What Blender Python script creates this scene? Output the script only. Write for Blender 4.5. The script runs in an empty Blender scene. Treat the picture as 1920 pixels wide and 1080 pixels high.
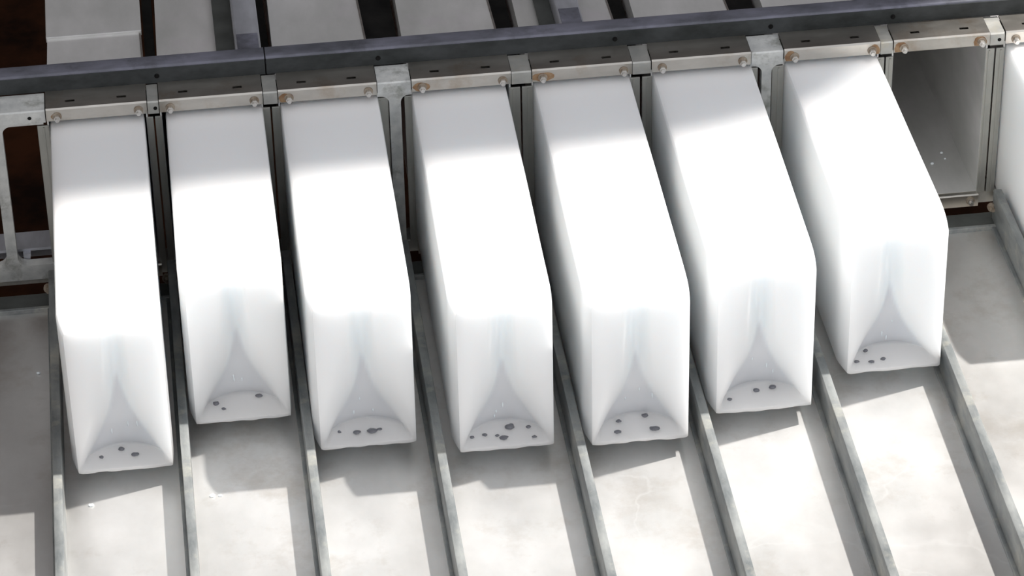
import bpy, bmesh, math, random
from mathutils import Vector, Matrix, noise

random.seed(7)
S = bpy.context.scene
C = S.collection

# ------------------------------------------------------------------ camera
cam = bpy.data.cameras.new('camera')
cam.sensor_width = 36.0
cam.lens = 6316.6 / 1920.0 * 36.0
cam.clip_start = 0.05
co = bpy.data.objects.new('camera', cam)
co.location = (-0.658, -5.5712, 3.7984)
co.rotation_euler = tuple(math.radians(a) for a in (55.0438, 1.0486, -7.1628))
C.objects.link(co)
S.camera = co

# ------------------------------------------------------------------ world, sun, exposure
w = bpy.data.worlds.new('overcast_sky')
S.world = w
w.use_nodes = True
bg = w.node_tree.nodes['Background']
bg.inputs['Color'].default_value = (0.93, 0.95, 1.0, 1)
bg.inputs['Strength'].default_value = 0.80
SUN = Vector((-0.57, -0.15, -1.0))
sl = bpy.data.lights.new('sun', 'SUN')
sl.energy = 5.8
sl.angle = math.radians(1.3)
sl.color = (1.0, 0.965, 0.92)
so = bpy.data.objects.new('sun', sl)
so.location = (3, 1, 6)
so.rotation_euler = SUN.to_track_quat('-Z', 'Y').to_euler()
C.objects.link(so)
S.view_settings.view_transform = 'Standard'
S.view_settings.look = 'None'
S.view_settings.gamma = 1.0
S.view_settings.use_curve_mapping = False
S.view_settings.exposure = 0.2

# ------------------------------------------------------------------ materials
def mat(name, c1, c2=None, metallic=0.0, rough=(0.4, 0.6), scale=12.0, stretch=(1, 1, 1), bump=0.0,
        stain=None, stain_amt=0.5, stain_scale=4.0, spec=0.5, coat=0.0, coat_rough=0.08, sss=0.0,
        sss_scale=0.03, sss_radius=(1, 1, 1), detail=6.0):
    m = bpy.data.materials.new(name)
    m.use_nodes = True
    nt = m.node_tree
    N, L = nt.nodes, nt.links
    b = N['Principled BSDF']
    b.inputs['Metallic'].default_value = metallic
    b.inputs['Specular IOR Level'].default_value = spec
    b.inputs['Coat Weight'].default_value = coat
    b.inputs['Coat Roughness'].default_value = coat_rough
    if sss > 0:
        b.inputs['Subsurface Weight'].default_value = sss
        b.inputs['Subsurface Scale'].default_value = sss_scale
        b.inputs['Subsurface Radius'].default_value = sss_radius
    tc = N.new('ShaderNodeTexCoord')
    mp = N.new('ShaderNodeMapping')
    mp.inputs['Scale'].default_value = stretch
    L.new(tc.outputs['Object'], mp.inputs['Vector'])
    nz = N.new('ShaderNodeTexNoise')
    nz.inputs['Scale'].default_value = scale
    nz.inputs['Detail'].default_value = detail
    nz.inputs['Roughness'].default_value = 0.62
    L.new(mp.outputs['Vector'], nz.inputs['Vector'])
    rp = N.new('ShaderNodeValToRGB')
    rp.color_ramp.elements[0].position = 0.33
    rp.color_ramp.elements[1].position = 0.67
    rp.color_ramp.elements[0].color = (*c1, 1)
    rp.color_ramp.elements[1].color = (*(c2 or c1), 1)
    L.new(nz.outputs['Fac'], rp.inputs['Fac'])
    out = rp.outputs['Color']
    if stain:
        n2 = N.new('ShaderNodeTexNoise')
        n2.inputs['Scale'].default_value = stain_scale
        n2.inputs['Detail'].default_value = 8.0
        n2.inputs['Roughness'].default_value = 0.7
        L.new(tc.outputs['Object'], n2.inputs['Vector'])
        r2 = N.new('ShaderNodeValToRGB')
        r2.color_ramp.elements[0].position = 0.52
        r2.color_ramp.elements[1].position = 0.72
        r2.color_ramp.elements[0].color = (0, 0, 0, 1)
        r2.color_ramp.elements[1].color = (stain_amt, stain_amt, stain_amt, 1)
        L.new(n2.outputs['Fac'], r2.inputs['Fac'])
        mx = N.new('ShaderNodeMix')
        mx.data_type = 'RGBA'
        L.new(r2.outputs['Color'], mx.inputs[0])
        L.new(out, mx.inputs[6])
        mx.inputs[7].default_value = (*stain, 1)
        out = mx.outputs[2]
    L.new(out, b.inputs['Base Color'])
    mr = N.new('ShaderNodeMapRange')
    mr.inputs['To Min'].default_value = rough[0]
    mr.inputs['To Max'].default_value = rough[1]
    L.new(nz.outputs['Fac'], mr.inputs['Value'])
    L.new(mr.outputs['Result'], b.inputs['Roughness'])
    if bump > 0:
        bp = N.new('ShaderNodeBump')
        bp.inputs['Strength'].default_value = bump
        bp.inputs['Distance'].default_value = 0.004
        L.new(nz.outputs['Fac'], bp.inputs['Height'])
        L.new(bp.outputs['Normal'], b.inputs['Normal'])
    return m

M = {}
M['ice'] = mat('white_ice', (0.918, 0.937, 0.943), (0.922, 0.94, 0.945), rough=(0.26, 0.32), scale=9, sss=0.85, sss_scale=0.09,
               sss_radius=(0.9, 1.0, 1.05), spec=0.35, coat=0.25, coat_rough=0.12)
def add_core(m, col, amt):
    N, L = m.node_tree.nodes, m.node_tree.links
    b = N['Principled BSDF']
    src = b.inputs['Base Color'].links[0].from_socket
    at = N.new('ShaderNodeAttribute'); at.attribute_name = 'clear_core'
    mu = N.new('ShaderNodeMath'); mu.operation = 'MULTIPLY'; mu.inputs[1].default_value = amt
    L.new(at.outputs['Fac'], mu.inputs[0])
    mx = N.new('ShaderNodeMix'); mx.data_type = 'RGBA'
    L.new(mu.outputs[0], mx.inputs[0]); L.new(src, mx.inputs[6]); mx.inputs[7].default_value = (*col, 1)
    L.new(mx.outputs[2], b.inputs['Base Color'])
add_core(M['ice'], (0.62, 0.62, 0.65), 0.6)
M['bead'] = mat('dark_clear_ice', (0.09, 0.09, 0.105), (0.16, 0.16, 0.18), rough=(0.03, 0.08), scale=60, coat=1.0, coat_rough=0.03)
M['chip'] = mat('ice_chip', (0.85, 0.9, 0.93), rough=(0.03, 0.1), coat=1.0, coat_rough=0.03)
M['tray'] = mat('wet_tray_steel', (0.74, 0.725, 0.70), (0.88, 0.865, 0.845), metallic=0.94, rough=(0.34, 0.48), scale=5, stretch=(1, 0.7, 1),
                stain=(0.60, 0.55, 0.49), stain_amt=0.75, stain_scale=4.5, bump=0.03)
def add_hairlines(m, col, amt):
    N, L = m.node_tree.nodes, m.node_tree.links
    b = N['Principled BSDF']
    src = b.inputs['Base Color'].links[0].from_socket
    tc = N.new('ShaderNodeTexCoord')
    nz = N.new('ShaderNodeTexNoise'); nz.inputs['Scale'].default_value = 4.0; nz.inputs['Detail'].default_value = 5.0
    L.new(tc.outputs['Object'], nz.inputs['Vector'])
    va = N.new('ShaderNodeVectorMath'); va.operation = 'MULTIPLY_ADD'
    va.inputs[1].default_value = (0.35, 0.35, 0.0)
    L.new(nz.outputs['Color'], va.inputs[0]); L.new(tc.outputs['Object'], va.inputs[2])
    vo = N.new('ShaderNodeTexVoronoi'); vo.feature = 'DISTANCE_TO_EDGE'; vo.inputs['Scale'].default_value = 3.2
    L.new(va.outputs[0], vo.inputs['Vector'])
    mr = N.new('ShaderNodeMapRange'); mr.inputs['From Min'].default_value = 0.0; mr.inputs['From Max'].default_value = 0.016
    mr.inputs['To Min'].default_value = amt; mr.inputs['To Max'].default_value = 0.0
    L.new(vo.outputs['Distance'], mr.inputs['Value'])
    n2 = N.new('ShaderNodeTexNoise'); n2.inputs['Scale'].default_value = 2.3
    L.new(tc.outputs['Object'], n2.inputs['Vector'])
    m2 = N.new('ShaderNodeMapRange'); m2.inputs['From Min'].default_value = 0.48; m2.inputs['From Max'].default_value = 0.6
    L.new(n2.outputs['Fac'], m2.inputs['Value'])
    mm = N.new('ShaderNodeMath'); mm.operation = 'MULTIPLY'
    L.new(mr.outputs['Result'], mm.inputs[0]); L.new(m2.outputs['Result'], mm.inputs[1])
    mx = N.new('ShaderNodeMix'); mx.data_type = 'RGBA'
    L.new(mm.outputs[0], mx.inputs[0]); L.new(src, mx.inputs[6]); mx.inputs[7].default_value = (*col, 1)
    L.new(mx.outputs[2], b.inputs['Base Color'])
add_hairlines(M['tray'], (0.96, 0.95, 0.93), 0.3)
M['rail'] = mat('galvanised_rail', (0.17, 0.185, 0.19), (0.36, 0.37, 0.36), metallic=0.45, rough=(0.35, 0.6), scale=26, stretch=(1, 0.35, 1),
                stain=(0.62, 0.58, 0.48), stain_amt=0.6, stain_scale=9, bump=0.06)
M['rim'] = mat('stainless_rim', (0.46, 0.435, 0.395), (0.60, 0.57, 0.52), metallic=0.92, rough=(0.25, 0.4), scale=20, stretch=(0.4, 1, 1),
               stain=(0.34, 0.22, 0.12), stain_amt=0.55, stain_scale=11)
M['flange'] = mat('dull_flange', (0.36, 0.36, 0.33), (0.50, 0.49, 0.45), metallic=0.6, rough=(0.35, 0.55), scale=16, stretch=(1, 1, 0.3))
M['galv'] = mat('galvanised_casting', (0.52, 0.53, 0.52), (0.76, 0.76, 0.73), metallic=0.3, rough=(0.45, 0.7), scale=30,
                stain=(0.16, 0.16, 0.12), stain_amt=0.8, stain_scale=20, bump=0.12)
M['plate'] = mat('connector_steel', (0.40, 0.40, 0.38), (0.54, 0.53, 0.49), metallic=0.6, rough=(0.4, 0.6), scale=25,
                 stain=(0.5, 0.42, 0.25), stain_amt=0.4, stain_scale=14)
M['beam'] = mat('grimy_dark_beam', (0.10, 0.103, 0.12), (0.21, 0.21, 0.26), metallic=0.3, rough=(0.45, 0.7), scale=18, stretch=(0.5, 1, 1),
                stain=(0.04, 0.042, 0.045), stain_amt=0.7, stain_scale=9, bump=0.08)
M['can'] = mat('brushed_can_steel', (0.66, 0.66, 0.635), (0.86, 0.845, 0.83), metallic=0.42, rough=(0.25, 0.45), scale=7, stretch=(1, 0.4, 1),
               stain=(0.80, 0.72, 0.78), stain_amt=0.5, stain_scale=5)
M['tube'] = mat('zinc_tube', (0.40, 0.41, 0.44), (0.62, 0.63, 0.68), metallic=0.6, rough=(0.35, 0.55), scale=14, stretch=(1, 0.4, 1))
M['dark_strip'] = mat('dark_ledge_and_shade', (0.06, 0.065, 0.06), (0.1, 0.105, 0.1), metallic=0.3, rough=(0.4, 0.6), scale=14)  # ledge steel; also the painted shade strip beside each clamp bar
M['dark'] = mat('black_steel_and_gap_shade', (0.006, 0.006, 0.006), (0.016, 0.015, 0.014), rough=(0.7, 0.9), scale=20, spec=0.1)  # black steel parts; also stands for shade in can gaps and slots
M['bolt'] = mat('bolt_steel', (0.55, 0.53, 0.5), (0.72, 0.7, 0.67), metallic=0.85, rough=(0.25, 0.4), scale=60)
M['washer'] = mat('rusty_washer', (0.22, 0.16, 0.11), (0.42, 0.36, 0.29), metallic=0.4, rough=(0.5, 0.7), scale=70)
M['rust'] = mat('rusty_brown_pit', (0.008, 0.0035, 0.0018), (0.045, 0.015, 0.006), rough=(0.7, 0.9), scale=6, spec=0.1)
M['roof'] = mat('corrugated_roof_sheet', (0.62, 0.62, 0.66), (0.72, 0.72, 0.75), rough=(0.5, 0.7), scale=3)
M['added_sidewall'] = mat('added_dark_side_wall', (0.05, 0.045, 0.04), (0.09, 0.08, 0.075), rough=(0.6, 0.8), scale=3)
M['grime_shade'] = mat('black_green_grime_shade', (0.018, 0.021, 0.02), (0.06, 0.064, 0.066), rough=(0.55, 0.75), scale=14, stretch=(0.6, 1, 1), spec=0.3, bump=0.1)
M['stainrust'] = mat('rust_stain', (0.20, 0.10, 0.045), (0.38, 0.25, 0.14), rough=(0.6, 0.8), scale=60)
M['ground'] = mat('concrete_ground', (0.22, 0.21, 0.2), (0.32, 0.31, 0.29), rough=(0.7, 0.9), scale=3)

# ------------------------------------------------------------------ mesh helpers
def obj(name, bm, material, parent=None, smooth=None):
    me = bpy.data.meshes.new(name)
    bmesh.ops.recalc_face_normals(bm, faces=bm.faces[:])
    bm.to_mesh(me)
    bm.free()
    if material is not None:
        me.materials.append(M[material])
    if smooth is not None:
        me.polygons.foreach_set('use_smooth', [True] * len(me.polygons))
        me.set_sharp_from_angle(angle=math.radians(smooth))
    o = bpy.data.objects.new(name, me)
    C.objects.link(o)
    o.parent = parent
    return o

def empty(name, loc):
    o = bpy.data.objects.new(name, None)
    o.empty_display_size = 0.05
    o.location = loc
    C.objects.link(o)
    return o

def tag(o, label, cat, group=None):
    o['label'] = label
    o['category'] = cat
    if group:
        o['group'] = group
    return o

def box(bm, x0, x1, y0, y1, z0, z1, bevel=0.0, seg=2):
    vs = [bm.verts.new(p) for p in ((x0, y0, z0), (x1, y0, z0), (x1, y1, z0), (x0, y1, z0),
                                    (x0, y0, z1), (x1, y0, z1), (x1, y1, z1), (x0, y1, z1))]
    fs = [bm.faces.new([vs[i] for i in f]) for f in ((3, 2, 1, 0), (4, 5, 6, 7), (0, 1, 5, 4), (1, 2, 6, 5), (2, 3, 7, 6), (3, 0, 4, 7))]
    if bevel > 0:
        es = list({e for f in fs for e in f.edges})
        bmesh.ops.bevel(bm, geom=es, offset=bevel, segments=seg, profile=0.5, affect='EDGES')
    return bm

def prism(bm, pts, axis, a, b):
    """extrude a 2D outline along x ('x'), y or z between a and b"""
    def mk(p, t):
        return {'x': (t, p[0], p[1]), 'y': (p[0], t, p[1]), 'z': (p[0], p[1], t)}[axis]
    va = [bm.verts.new(mk(p, a)) for p in pts]
    vb = [bm.verts.new(mk(p, b)) for p in pts]
    n = len(pts)
    bm.faces.new(va)
    bm.faces.new(vb[::-1])
    for i in range(n):
        bm.faces.new((va[i], va[(i + 1) % n], vb[(i + 1) % n], vb[i]))
    return bm

def cyl(bm, c, r, y0, y1, n=12, r2=None, dome=0.0):
    """cylinder with its axis along y"""
    r2 = r if r2 is None else r2
    a = [bm.verts.new((c[0] + r * math.cos(2 * math.pi * i / n), y0, c[1] + r * math.sin(2 * math.pi * i / n))) for i in range(n)]
    b = [bm.verts.new((c[0] + r2 * math.cos(2 * math.pi * i / n), y1, c[1] + r2 * math.sin(2 * math.pi * i / n))) for i in range(n)]
    for i in range(n):
        bm.faces.new((a[i], a[(i + 1) % n], b[(i + 1) % n], b[i]))
    bm.faces.new(b)
    bm.faces.new(a[::-1])
    return bm

def B():
    return bmesh.new()

# ------------------------------------------------------------------ layout (metres; x along the row, y away from the viewer)
RIM = [(-0.923, -0.730), (-0.706, -0.507), (-0.477, -0.286), (-0.218, -0.024), (0.0175, 0.2137),
       (0.2527, 0.449), (0.515, 0.7065), (0.7334, 0.9261), (0.958, 1.152)]
ZT0, ZT1 = 0.371, 0.398          # front face of the rims
RAILS = [-0.9416, -0.7098, -0.4847, -0.2514, 0.0015, 0.2381, 0.4811, 0.7245, 0.946, 1.195]
HOV = 0.035                       # height of the blocks' undersides above the table

# ------------------------------------------------------------------ setting
g = B()
box(g, -6, 6, -8, 6, -0.95, -0.9)
o = obj('floor', g, 'ground'); o['kind'] = 'structure'
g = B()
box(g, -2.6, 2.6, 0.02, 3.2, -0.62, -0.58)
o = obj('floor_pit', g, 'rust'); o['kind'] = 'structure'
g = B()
box(g, -4.0, 6.0, 3.2, 3.3, -0.9, 5.6)  # unseen wall, raised to the roof so the table reflects dark
o = obj('unseen_wall_back', g, 'rust'); o['kind'] = 'structure'
g = B()
box(g, -2.3, -2.2, -2.6, 3.2, -0.9, 3.2)  # unseen wall added to keep sky light off the left bay
o = obj('added_wall_left', g, 'added_sidewall'); o['kind'] = 'structure'
# roof sheet over the cans, out of the picture; its eave throws the shade that lies over the back of the blocks
ZR = 5.6
k = ZR - 0.36
eave = [(-2.2, -0.34), (-0.83, -0.29), (-0.4, -0.272), (0.12, -0.258), (0.36, -0.235), (0.58, -0.165), (0.74, -0.01), (0.95, 0.13), (2.4, 0.5)]
eave = [(x - SUN.x * k, y - SUN.y * k) for x, y in eave]
g = B()
prism(g, eave + [(eave[-1][0], 3.4), (eave[0][0], 3.4)], 'z', ZR, ZR + 0.04)
o = obj('ceiling', g, 'roof'); o['kind'] = 'structure'

# ------------------------------------------------------------------ discharge table with guide rails
table = tag(empty('discharge_table', (0, -1.0, -0.9)), 'pale wet steel discharge table with upright guide rails under the ice blocks', 'table')
def under(parent, o):
    o.parent = parent
    o.matrix_parent_inverse = Matrix.Translation(parent.location).inverted()
    return o
g = B()
nx, ny = 60, 60
x0, x1, y0, y1 = -1.5, 1.5, -2.3, -0.105
vv = [[g.verts.new((x0 + (x1 - x0) * i / nx, y0 + (y1 - y0) * j / ny,
                    0.0018 * noise.noise(Vector((3.1 * (x0 + (x1 - x0) * i / nx), 2.2 * (y0 + (y1 - y0) * j / ny), 1.7))) - 0.001)) for i in range(nx + 1)] for j in range(ny + 1)]
for j in range(ny):
    for i in range(nx):
        g.faces.new((vv[j][i], vv[j][i + 1], vv[j + 1][i + 1], vv[j + 1][i]))
under(table, obj('tray_sheet', g, 'tray', smooth=60))
g = B()
box(g, -1.5, 1.5, -2.3, -0.105, -0.04, -0.008)
under(table, obj('tray_bed', g, 'dark'))
for x in (-1.4, 1.4):
    for y in (-2.2, -0.25):
        g = B(); box(g, x - 0.03, x + 0.03, y - 0.03, y + 0.03, -0.9, -0.04, 0.004)
        under(table, obj('leg', g, 'rail'))
g = B()
box(g, -1.5, 1.5, -0.112, -0.055, -0.03, 0.005, 0.003)
under(table, obj('rear_ledge', g, 'dark_strip'))
g = B()
box(g, -1.5, 1.5, -0.1125, -0.104, -0.01, 0.008, 0.001)
under(table, obj('ledge_lip', g, 'rail'))
rail_me = None
for x in RAILS:
    g = B()
    # flat bar standing on edge, with a small foot along its left side
    box(g, -0.0085, 0.0085, -2.3, -0.075, -0.002, 0.072, 0.0025)
    box(g, -0.016, -0.008, -2.3, -0.112, -0.002, 0.007, 0.001)
    if rail_me is None:
        o = obj('guide_rail', g, 'rail', smooth=40); rail_me = o.data
    else:
        g.free(); o = bpy.data.objects.new('guide_rail', rail_me); C.objects.link(o)
    under(table, o)
    o.location.x = x
for x in RAILS:
    g = B(); cyl(g, (x - 0.012, 0.035), 0.009, -0.088, -0.08, 10); cyl(g, (x - 0.012, 0.035), 0.005, -0.097, -0.088, 6)
    under(table, obj('bolt', g, 'washer', smooth=40))

# ------------------------------------------------------------------ carrier frame that holds the cans
frame = tag(empty('can_carrier_frame', (0, 0.03, -0.03)), 'grey steel carrier frame with T-shaped posts holding the row of ice cans', 'frame')
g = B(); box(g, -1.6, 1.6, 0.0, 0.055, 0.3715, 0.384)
under(frame, obj('top_bar', g, 'dark'))  # coloured black for the shade seen through the rim slots
g = B(); box(g, -1.6, 1.6, 0.004, 0.05, -0.012, 0.016, 0.002)
under(frame, obj('bottom_bar', g, 'plate'))
# connector plates over the gaps
gaps = [(-1.6, -0.925)] + [(RIM[i][1] + 0.0015, RIM[i + 1][0] - 0.0015) for i in range(8)] + [(1.1535, 1.6)]
for i, (a, b_) in enumerate(gaps):
    g = B()
    prism(g, [(-0.008, 0.368), (-0.008, 0.3925), (-0.0055, 0.395), (0.056, 0.395), (0.056, 0.391), (-0.004, 0.391), (-0.004, 0.368)], 'x', a, b_)
    p = under(frame, obj('connector_plate', g, 'galv' if i in (0, 3, 6) else 'plate'))
    if i in (0, 1, 8):
        hx = -0.955 if i == 0 else (a + b_) / 2 + 0.004
        g = B(); cyl(g, (hx, 0.380), 0.0038, -0.0088, -0.0079, 10)
        under(frame, obj('bolt_hole', g, 'dark'))
# dark strips added to blacken the shaded gaps between the cans
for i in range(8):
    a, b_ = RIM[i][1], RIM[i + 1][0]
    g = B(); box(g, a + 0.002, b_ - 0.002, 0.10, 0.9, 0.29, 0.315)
    under(frame, obj('gap_shade_strip', g, 'dark'))
# T-shaped posts in the wide gaps and at the open bay
def tpost(xa, xb, xl, xr, zb=0.0, foot=False):
    pts = []
    def fil(cx, cz, r, a0, a1, n=6):
        for k_ in range(n + 1):
            t = math.radians(a0 + (a1 - a0) * k_ / n)
            pts.append((cx + r * math.cos(t), cz + r * math.sin(t)))
    zt = 0.372
    rl, rr = min(0.016, (xa - xl) * 0.9), min(0.016, (xr - xb) * 0.9)
    pts.append((xl, zt)); pts.append((xl, zt - 0.010))
    fil(xa - rl, zt - 0.010 - rl, rl, 90, 0)
    if foot:
        fil(xa - 0.02, zb + 0.034 + 0.02, 0.02, 0, -90)
        pts.append((xl, zb + 0.034)); pts.append((xl, zb)); pts.append((xr, zb)); pts.append((xr, zb + 0.034))
        fil(xb + 0.02, zb + 0.034 + 0.02, 0.02, 270, 180)
    else:
        pts.append((xa, zb)); pts.append((xb, zb))
    fil(xb + rr, zt - 0.010 - rr, rr, 180, 90)
    pts.append((xr, zt - 0.010)); pts.append((xr, zt))
    g = B(); prism(g, pts, 'y', -0.0045, 0.018)
    return under(frame, obj('post', g, 'galv'))
tpost(-0.2625, -0.240, -0.286, -0.218)
tpost(0.4725, 0.4915, 0.449, 0.515)
tpost(-1.031, -1.010, -1.10, -0.93, zb=0.004, foot=True)
tpost(-1.25, -1.232, -1.33, -1.11, zb=0.004, foot=True)
# low shelf behind the open bay
g = B(); prism(g, [(0.03, 0.05), (0.03, 0.056), (0.09, 0.056), (0.09, 0.0), (0.084, 0.0), (0.084, 0.05)], 'x', -1.6, -0.94)
under(frame, obj('shelf_angle', g, 'tube'))
g = B(); prism(g, [(-1.0, 0.0), (-0.992, 0.0), (-0.985, 0.05), (-1.0, 0.05)], 'y', 0.02, 0.085)
under(frame, obj('gusset', g, 'tube'))

# ------------------------------------------------------------------ dark cross beams tied over the can mouths
def beam(xa, xb, dz, label, holes):
    root = tag(empty('cross_beam', ((xa + xb) / 2, 0.079, 0.396 + dz)), label, 'beam', None)
    z0, z1, ya, yb, r = 0.3955 + dz, 0.4345 + dz, 0.0585, 0.100, 0.005
    pts = []
    for cx, cz, a0 in ((yb - r, z1 - r, 0), (ya + r, z1 - r, 90), (ya + r, z0 + r, 180), (yb - r, z0 + r, 270)):
        for k_ in range(5):
            t = math.radians(a0 + 90 * k_ / 4)
            pts.append((cx + r * math.cos(t), cz + r * math.sin(t)))
    g = B(); prism(g, pts, 'x', xa, xb)
    under(root, obj('tube', g, 'beam', smooth=30))
    g = B(); box(g, xa, xb, 0.0568, 0.0588, z0 + 0.001, z1 - 0.0045, 0.0006)  # added plate: real grime plus the darker look against a sky-lit top
    under(root, obj('front_grime_shade', g, 'grime_shade'))
    for hx in holes:
        g = B(); cyl(g, (hx, 0.413 + dz), 0.005, 0.0555, 0.0570, 10); cyl(g, (hx, 0.413 + dz), 0.0028, 0.0540, 0.0555, 8)
        under(root, obj('rivet', g, 'dark'))
    return root
beam(-1.6, -0.4965, 0.0, 'dark grimy square beam across the left end of the can row', (-0.706,))
beam(-0.494, 1.6, 0.0, 'long dark grimy square beam over the cans from second gap rightwards', (-0.276, 0.19, 0.50, 0.745))

# ------------------------------------------------------------------ ice cans
CANLBL = ['steel ice can at the far left holding the leftmost ice block', 'steel ice can second from left holding the shortest ice block',
          'steel ice can third from left, just left of the stained T-post', 'steel ice can fourth from left, just right of the stained T-post',
          'steel ice can fifth from left with a large rust patch by its left bolt', 'steel ice can sixth from left, left of the second T-post',
          'steel ice can seventh from left, right of the second T-post', 'empty steel ice can with dark wet inside and no block',
          'steel ice can at the right edge, right of the empty can']
SIDE = [(0.020, 0.0105), (0.0105, 0.0135), (0.0135, 0.022), (0.0145, 0.019), (0.0195, 0.0175), (0.0175, 0.0165), (0.0215, 0.012), (0.012, 0.0145), (0.0145, 0.02)]
def can(i):
    a, b_ = RIM[i]
    root = tag(empty('ice_can', ((a + b_) / 2, 0.03, 0.02)), CANLBL[i], 'ice can', 'ice cans hung in the carrier frame')
    # tapered shell, mouth towards the viewer, closed far end
    L = 1.02
    t = 0.003
    def ring(y, ins, zl, zh):
        return [(a + ins, y, zl), (b_ - ins, y, zl), (b_ - ins, y, zh), (a + ins, y, zh)]
    g = B()
    rs = [ring(0.002, 0.0, 0.016, 0.3695), ring(0.10, 0.0005, 0.017, 0.362), ring(L, 0.012, 0.035, 0.325)]
    ri = [ring(0.002, 0.003, 0.0195, 0.3665), ring(0.10, 0.0035, 0.0205, 0.359), ring(L - t, 0.015, 0.038, 0.322)]
    RO = [[g.verts.new(p) for p in r] for r in rs]
    RI = [[g.verts.new(p) for p in r] for r in ri]
    for R_ in (RO, RI):
        for q in range(2):
            for s in range(4):
                g.faces.new((R_[q][s], R_[q][(s + 1) % 4], R_[q + 1][(s + 1) % 4], R_[q + 1][s]))
        g.faces.new(R_[2])
    for s in range(4):
        g.faces.new((RO[0][s], RO[0][(s + 1) % 4], RI[0][(s + 1) % 4], RI[0][s]))
    under(root, obj('shell', g, 'can'))
    if i == 0:      # folded seam across the leftmost can
        g = B(); box(g, a + 0.001, b_ - 0.001, 0.33, 0.62, 0.346, 0.3575, 0.001)
        under(root, obj('seam_band', g, 'can'))
    g = B(); box(g, b_ - 0.0035, b_ + 0.0005, 0.10, 0.9, 0.3545, 0.3635)  # bright strip added for the light caught along the can's right edge
    for v_ in g.verts:
        q_ = (v_.co.y - 0.10) / 0.8
        v_.co.z -= 0.032 * q_; v_.co.x -= 0.0095 * q_
    under(root, obj('edge_highlight', g, 'bolt'))
    # top rim: bent plate, upper flange with two slots
    g = B()
    xs = [a, a + 0.038, a + 0.056, b_ - 0.056, b_ - 0.038, b_]
    ys = [-0.0075, 0.012, 0.019, 0.0565]
    for zz in (ZT1, ZT1 - 0.0035):
        gv = [[g.verts.new((x, y, zz)) for x in xs] for y in ys]
        for q in range(3):
            for s in range(5):
                if q == 1 and s in (1, 3):
                    continue
                g.faces.new((gv[q][s], gv[q][s + 1], gv[q + 1][s + 1], gv[q + 1][s]))
    prism(g, [(-0.0075, ZT1), (-0.0105, ZT1 - 0.003), (-0.0105, ZT0), (-0.0075, ZT0)], 'x', a, b_)
    under(root, obj('top_rim', g, 'rim'))
    # lower rim
    g = B()
    prism(g, [(-0.0105, -0.009), (-0.0105, 0.0165), (-0.008, 0.019), (0.03, 0.019), (0.03, 0.0155), (-0.0075, 0.0155), (-0.0075, -0.009)], 'x', a, b_)
    under(root, obj('bottom_rim', g, 'rim'))
    # upright side flanges
    for s, (xa, xb) in enumerate(((a - SIDE[i][0], a + 0.0025), (b_ - 0.0025, b_ + SIDE[i][1]))):
        g = B(); box(g, xa, xb, 0.0, 0.004, 0.016, 0.356, 0.0012)
        xm = (xa + 0.35 * (xb - xa)) if s else (xa + 0.55 * (xb - xa))
        box(g, xm - 0.0015, xm + 0.0015, -0.0018, 0.001, 0.018, 0.352)
        under(root, obj('side_flange', g, 'flange'))
    rs_ = {0: [(0.0205, 0.011, 0.008)], 2: [(0.012, 0.012, 0.010)], 3: [(0.018, 0.016, 0.010)], 4: [(0.022, 0.022, 0.011)], 6: [(0.012, 0.012, 0.012), (-0.012, 0.012, 0.011)], 7: [(0.014, 0.014, 0.012), (-0.02, 0.014, 0.011)]}.get(i, [])
    for (ox, rx, rz) in rs_:
        cx_ = a + ox if ox > 0 else b_ + ox
        cz_ = 0.3805
        pts = []
        for q_ in range(16):
            t_ = 2 * math.pi * q_ / 16
            k_ = 1 + 0.3 * noise.noise(Vector((math.cos(t_) * 1.5, math.sin(t_) * 1.5, i * 3.1)))
            pts.append((min(b_ - 0.0005, max(a + 0.0005, cx_ + rx * k_ * math.cos(t_))), min(ZT1 - 0.0035, max(ZT0 + 0.0005, cz_ + rz * k_ * math.sin(t_)))))
        g = B(); prism(g, pts, 'y', -0.0108, -0.0104)
        under(root, obj('rust_stain', g, 'stainrust'))
    for bx, bz in ((a + 0.0205, 0.3795), (b_ - 0.0165, 0.3795), (a + 0.0205, 0.0045), (b_ - 0.0165, 0.0045)):
        g = B(); cyl(g, (bx, bz + 0.001), 0.0092, -0.0122, -0.0105, 14)
        p = under(root, obj('washer', g, 'washer', smooth=40))
        g = B(); cyl(g, (bx, bz - 0.0005), 0.0066, -0.0185, -0.0122, 6); cyl(g, (bx, bz - 0.001), 0.0042, -0.0235, -0.0185, 10, 0.0045)
        q = obj('bolt_head', g, 'bolt', smooth=40)
        q.parent = p
    return root
for i in range(9):
    can(i)

# ------------------------------------------------------------------ clamp bars lying along the cans
def clampbar(xa, xb, xs, label):
    root = tag(empty('clamp_bar', ((xa + xb) / 2, 0.6, 0.37)), label, 'bar', 'clamp bars lying along the cans')
    g = B(); box(g, xa, xb, 0.104, 1.1, 0.368, 0.412, 0.004)
    under(root, obj('tube', g, 'tube'))
    g = B(); box(g, xa + 0.004, xb - 0.004, 0.104, 0.19, 0.4115, 0.4135, 0.0006)  # darker plate added where the highlight on the bar ends
    under(root, obj('end_shade_patch', g, 'beam'))
    g = B(); box(g, xs, xa, 0.104, 1.1, 0.3640, 0.3685)  # dark strip added for the shade beside the bar
    under(root, obj('dark_strip', g, 'dark_strip'))
clampbar(-0.549, -0.499, -0.586, 'grey zinc clamp bar lying on the second can from left')
clampbar(0.092, 0.14, 0.060, 'grey zinc clamp bar lying on the fifth can from left')

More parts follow.
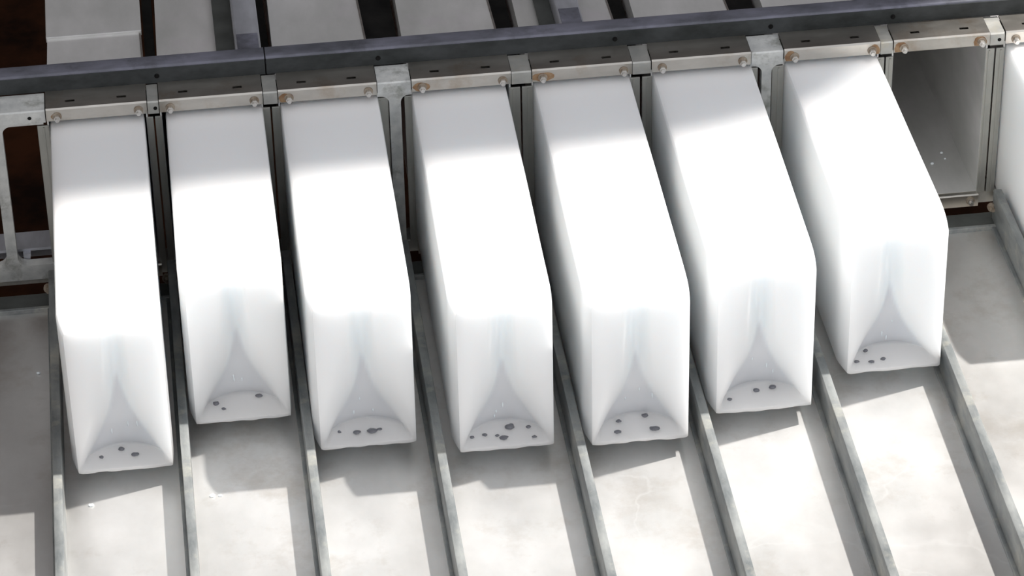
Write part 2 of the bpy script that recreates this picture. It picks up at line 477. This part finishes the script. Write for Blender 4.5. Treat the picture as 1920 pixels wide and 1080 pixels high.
# ------------------------------------------------------------------ ice blocks
VROWS = [0, 0.010, 0.020, 0.027, 0.031, 0.036, 0.042, 0.048, 0.055, 0.065, 0.08] + [0.08 + 0.92 * ((j / 40.0)) for j in range(1, 41)]
NU = 44
def ice_block(idx, xl, xr, xbl, xbr, yf, par, label, beads):
    """xl..xr front width, xbl..xbr width at the can mouth (y=0), yf the y of the front face"""
    D, va, ua, sh, ga = par          # hollow depth, apex height, apex offset, shelf curve, groove depth
    H = 0.328
    rnd = random.Random(idx * 13 + 5)
    seed = Vector((idx * 3.7, idx * 1.9, idx * 5.3))
    bm = B()
    root_loc = Vector(((xl + xr) / 2, yf + 0.3, HOV))
    def depth(u, v):
        uc = ua * min(1.0, v / va)
        d_ = abs(u - uc) / (1 + (uc if u < uc else -uc))
        a_ = max(0.0, 1 - v / va)
        hw = 0.93 * a_ ** 2.7
        dm = D * (1 - min(v, 1.0)) ** 0.85 * (0.35 + 0.65 * a_ ** 0.7)
        arc = 1 - (0.92 - 0.5 * min(1, v * 3)) * min(1.0, abs(u)) ** sh
        if d_ <= hw:
            d = dm
        else:
            t = min(1.0, (d_ - hw) / (1 - hw + 1e-6))
            d = dm * (1 - t) ** 1.6
        d *= arc
        # narrow channel running up to the top edge
        gw = 0.17 + 0.1 * (1 - v)
        gr = ga * math.exp(-((u - uc) / gw) ** 4) * max(0.0, min(1.0, (v - 0.3) / 0.25)) * max(0.0, min(1.0, (0.985 - v) / 0.03))
        d = d + gr
        d += 0.0022 * noise.noise(seed + Vector((u * 1.6, 0, v * 2.4))) * min(1, v * 6) * (1 - abs(u) ** 4) * (1 - v ** 6)
        # shelf
        lip = 0.027 + 0.006 * noise.noise(seed + Vector((u * 2.0, 7, 0)))
        f = min(1.0, max(0.0, (v - lip) / 0.03))
        return d * f
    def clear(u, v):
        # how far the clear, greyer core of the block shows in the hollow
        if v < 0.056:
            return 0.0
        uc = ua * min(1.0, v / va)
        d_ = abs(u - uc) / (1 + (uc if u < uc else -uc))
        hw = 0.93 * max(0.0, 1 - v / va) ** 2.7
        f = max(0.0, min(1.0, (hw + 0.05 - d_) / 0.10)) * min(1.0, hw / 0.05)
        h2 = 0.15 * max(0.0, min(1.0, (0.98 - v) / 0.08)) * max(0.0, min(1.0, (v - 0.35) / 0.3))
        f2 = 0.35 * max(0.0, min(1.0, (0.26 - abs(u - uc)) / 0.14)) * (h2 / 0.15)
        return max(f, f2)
    def inset(y):
        """(left, right, top) insets of the cross-section at distance s behind the front"""
        s = y - yf
        e = max(0.0, 1 - s / 0.05)
        e2 = max(0.0, 1 - s / 0.075)
        return 0.011 * e ** 1.3, 0.003 * e ** 2, 0.013 * e2 ** 2.0
    def section(u, v, y):
        t = (y - yf) / (0 - yf)
        a = xl + (xbl - xl) * t
        b_ = xr + (xbr - xr) * t
        zt, zb = HOV + H, 0.022 + (HOV - 0.022) * max(0.0, 1 - t)
        if y > 0:
            q = y / 0.4
            a += 0.012 * q; b_ -= 0.012 * q; zt -= 0.036 * q; zb += 0.006 * q
        il, ir, it = inset(y)
        a += il; b_ -= ir; zt -= it
        cx, cz, hx, hz = (a + b_) / 2, (zt + zb) / 2, (b_ - a) / 2, (zt - zb) / 2
        x, z = u * hx, (2 * v - 1) * hz
        r = 0.006
        dx, dz = abs(x) - (hx - r), abs(z) - (hz - r)
        if dx > 0 and dz > 0:
            m_ = max(dx, dz); l_ = math.hypot(dx, dz)
            x = math.copysign(hx - r + dx * m_ / l_, x); z = math.copysign(hz - r + dz * m_ / l_, z)
        return Vector((cx + x, y, cz + z))
    us = [-1 + 2 * i / NU for i in range(NU + 1)]
    us = [math.copysign(abs(u) ** 0.92, u) for u in us]
    V = VROWS
    core = []
    grid = []
    for v in V:
        row = []
        for u in us:
            p = section(u, v, yf)
            p.y += depth(u, v)
            if v < 0.001:                       # ragged lower lip
                p.z += 0.003 * noise.noise(seed + Vector((u * 3, 3, 1))) + 0.002
            row.append(bm.verts.new(p - root_loc))
            core.append(clear(u, v))
        grid.append(row)
    for j in range(len(V) - 1):
        for i in range(NU):
            bm.faces.new((grid[j][i], grid[j][i + 1], grid[j + 1][i + 1], grid[j + 1][i]))
    per = [(u, 0, i, 0) for i, u in enumerate(us)] + [(1, v, NU, j) for j, v in enumerate(V)][1:] + \
          [(u, 1, i, len(V) - 1) for i, u in reversed(list(enumerate(us)))][1:] + [(-1, v, 0, j) for j, v in reversed(list(enumerate(V)))][1:-1]
    prev = [grid[j][i] for (_, _, i, j) in per]
    ysl = [yf + s for s in (0.006, 0.014, 0.024, 0.036, 0.05, 0.075)]
    n_mid = 9
    ysl += [yf + 0.075 + (0 - yf - 0.075) * (q + 1) / n_mid for q in range(n_mid)] + [0.2, 0.4]
    for y in ysl:
        cur = []
        for (u, v, _, _) in per:
            p = section(u, v, y)
            if y < 0.0:
                nn = noise.noise(seed + Vector((p.x * 6, p.y * 4, p.z * 6)))
                fade = min(1.0, (y - yf) / 0.1)
                if abs(u) > 0.999: p.x += 0.0006 * nn * fade
                elif v > 0.5: p.z += 0.0006 * nn * fade
            cur.append(bm.verts.new(p - root_loc))
        n = len(per)
        for i in range(n):
            bm.faces.new((prev[i], prev[(i + 1) % n], cur[(i + 1) % n], cur[i]))
        prev = cur
    bm.faces.new(prev)
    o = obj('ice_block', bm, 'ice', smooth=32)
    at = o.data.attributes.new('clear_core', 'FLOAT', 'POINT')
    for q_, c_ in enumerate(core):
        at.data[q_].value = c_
    o.location = root_loc
    tag(o, label, 'ice block', 'ice blocks sliding out of the cans')
    # dark pits and beads of clear ice lying on the shelf of the hollow
    for (u, fr, sx, sz) in beads:
        x = (xl + xr) / 2 + u * (xr - xl) / 2
        dd = max(0.012, depth(u, 0.062))
        sx *= 0.72; sz *= 0.6
        g = B()
        bmesh.ops.create_icosphere(g, subdivisions=2, radius=1.0)
        for v_ in g.verts:
            k_ = 1 + 0.35 * noise.noise(v_.co * 1.3 + Vector((u * 9, fr * 7, idx)))
            v_.co = Vector((v_.co.x * sx * k_, v_.co.y * sx * 0.8 * k_, v_.co.z * sz * k_))
        zz = HOV + H * (0.027 + 0.030 * fr) + sz * 0.15
        c = obj('clear_bead', g, 'bead', o, smooth=60)
        c.location = Vector((x, yf + dd * fr, zz)) - root_loc
    # white slivers standing for glints on the back of the hollow
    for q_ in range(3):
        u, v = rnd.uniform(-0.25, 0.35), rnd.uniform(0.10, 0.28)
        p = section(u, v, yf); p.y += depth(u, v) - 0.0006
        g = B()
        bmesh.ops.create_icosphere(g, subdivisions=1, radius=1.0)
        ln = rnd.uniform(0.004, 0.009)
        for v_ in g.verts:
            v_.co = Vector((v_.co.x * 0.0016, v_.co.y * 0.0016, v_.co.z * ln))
        c = obj('glint_sliver', g, 'chip', o, smooth=60)
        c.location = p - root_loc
    return o
FS = 0.050      # the front faces stand this much nearer the viewer than their lower edge projected on the table
BL = [
 # xl, xr, xbl, xbr, yf
 (-0.9165, -0.7315, -0.9175, -0.7365, -0.640 - FS),
 (-0.6975, -0.5085, -0.6955, -0.5075, -0.523 - FS),
 (-0.4750, -0.2865, -0.4738, -0.2835, -0.634 - FS),
 (-0.2245, -0.0385, -0.2185, -0.0330, -0.679 - FS),
 (0.0160, 0.2070, 0.0205, 0.2105, -0.694 - FS),
 (0.2560, 0.4480, 0.2550, 0.4530, -0.633 - FS),
 (0.5200, 0.7110, 0.5180, 0.7030, -0.547 - FS),
 (0.9640, 1.1500, 0.9630, 1.1480, -0.450 - FS)]
PAR = [(0.066, 0.92, -0.02, 2.2, 0.008), (0.074, 0.86, -0.02, 2.2, 0.012), (0.074, 0.84, -0.05, 2.2, 0.012), (0.074, 0.82, -0.05, 2.2, 0.011),
       (0.074, 0.82, -0.08, 2.2, 0.011), (0.074, 0.80, -0.10, 2.2, 0.012), (0.074, 0.80, -0.14, 2.2, 0.008), (0.06, 0.6, -0.1, 2.2, 0.006)]
BLBL = ['white ice block at the far left, beside the open dark bay', 'white ice block second from left, sticking out least of the left six',
        'white ice block third from left, left of the stained T-post', 'white ice block fourth from left with the most dark beads on its lip',
        'white ice block fifth from left, reaching far out on the table', 'white ice block sixth from left, left of the second T-post',
        'white ice block seventh from left, next to the empty can', 'white ice block cut off by the right edge, beyond the empty can']
BEADS = [
 [(-0.42, 0.55, 0.006, 0.004), (-0.02, 0.75, 0.008, 0.006), (0.24, 0.5, 0.010, 0.0035)],
 [(-0.47, 0.72, 0.0085, 0.006), (-0.33, 0.42, 0.006, 0.0035), (0.38, 0.85, 0.0095, 0.005)],
 [(-0.5, 0.6, 0.005, 0.004), (-0.16, 0.45, 0.010, 0.0035), (0.14, 0.45, 0.014, 0.0035), (0.28, 0.5, 0.007, 0.003)],
 [(-0.62, 0.55, 0.006, 0.004), (-0.36, 0.5, 0.007, 0.005), (-0.12, 0.4, 0.006, 0.003), (0.15, 0.68, 0.013, 0.008), (0.0, 0.3, 0.012, 0.002), (0.52, 0.75, 0.007, 0.004), (0.6, 0.3, 0.007, 0.003)],
 [(-0.30, 0.75, 0.008, 0.004), (-0.36, 0.35, 0.010, 0.003), (0.22, 0.85, 0.009, 0.006), (0.36, 0.35, 0.014, 0.003)],
 [(-0.58, 0.5, 0.007, 0.004), (-0.02, 0.65, 0.009, 0.005), (0.30, 0.75, 0.010, 0.006)],
 [(-0.42, 0.8, 0.007, 0.006), (-0.66, 0.45, 0.008, 0.004), (-0.36, 0.3, 0.008, 0.003), (-0.12, 0.35, 0.007, 0.005), (-0.70, 0.8, 0.005, 0.003)],
 []]
for i, (p, q, l, bd) in enumerate(zip(BL, PAR, BLBL, BEADS)):
    ice_block(i, *p, q, l, bd)

# ------------------------------------------------------------------ small wet things
def droplet(x, y, z, r, label):
    g = B()
    bmesh.ops.create_icosphere(g, subdivisions=2, radius=1.0)
    for v_ in g.verts:
        v_.co = Vector((v_.co.x * r, v_.co.y * r * 0.8, max(-0.2, v_.co.z) * r * 0.9 * (1 + 0.2 * noise.noise(v_.co + Vector((x * 50, 0, 0))))))
    o = obj('water_droplet', g, 'chip', smooth=60)
    o.location = (x, y, z)
    tag(o, label, 'droplet', 'droplets in the empty can')

droplet(0.886, 0.149, 0.0215, 0.0035, 'upper right glinting water droplet in the empty can')
droplet(0.888, 0.126, 0.0215, 0.0025, 'lower right glinting water droplet in the empty can')
droplet(0.858, 0.112, 0.0215, 0.004, 'left glinting water droplet in the empty can')
def chip(x, y, r, label):
    g = B()
    bmesh.ops.create_icosphere(g, subdivisions=1, radius=1.0)
    for v_ in g.verts:
        k_ = 1 + 0.5 * noise.noise(v_.co * 1.7 + Vector((x * 40, y * 30, 0)))
        v_.co = Vector((v_.co.x * r * 1.3 * k_, v_.co.y * r * k_, max(-0.25, v_.co.z * 0.6) * r * k_))
    o = obj('ice_chip', g, 'chip')
    o.location = (x, y, 0.25 * r)
    tag(o, label, 'ice chip', 'ice chips on the discharge table')
chip(-0.887, -0.7375, 0.005, 'tiny ice chip at the shadow edge before the leftmost block')
chip(-0.669, -0.742, 0.0045, 'left of two tiny ice chips before the second block')
chip(-0.6545, -0.744, 0.0035, 'right of two tiny ice chips before the second block')
chip(-0.978, -0.316, 0.004, 'tiny ice chip in the dark open bay at the left edge')
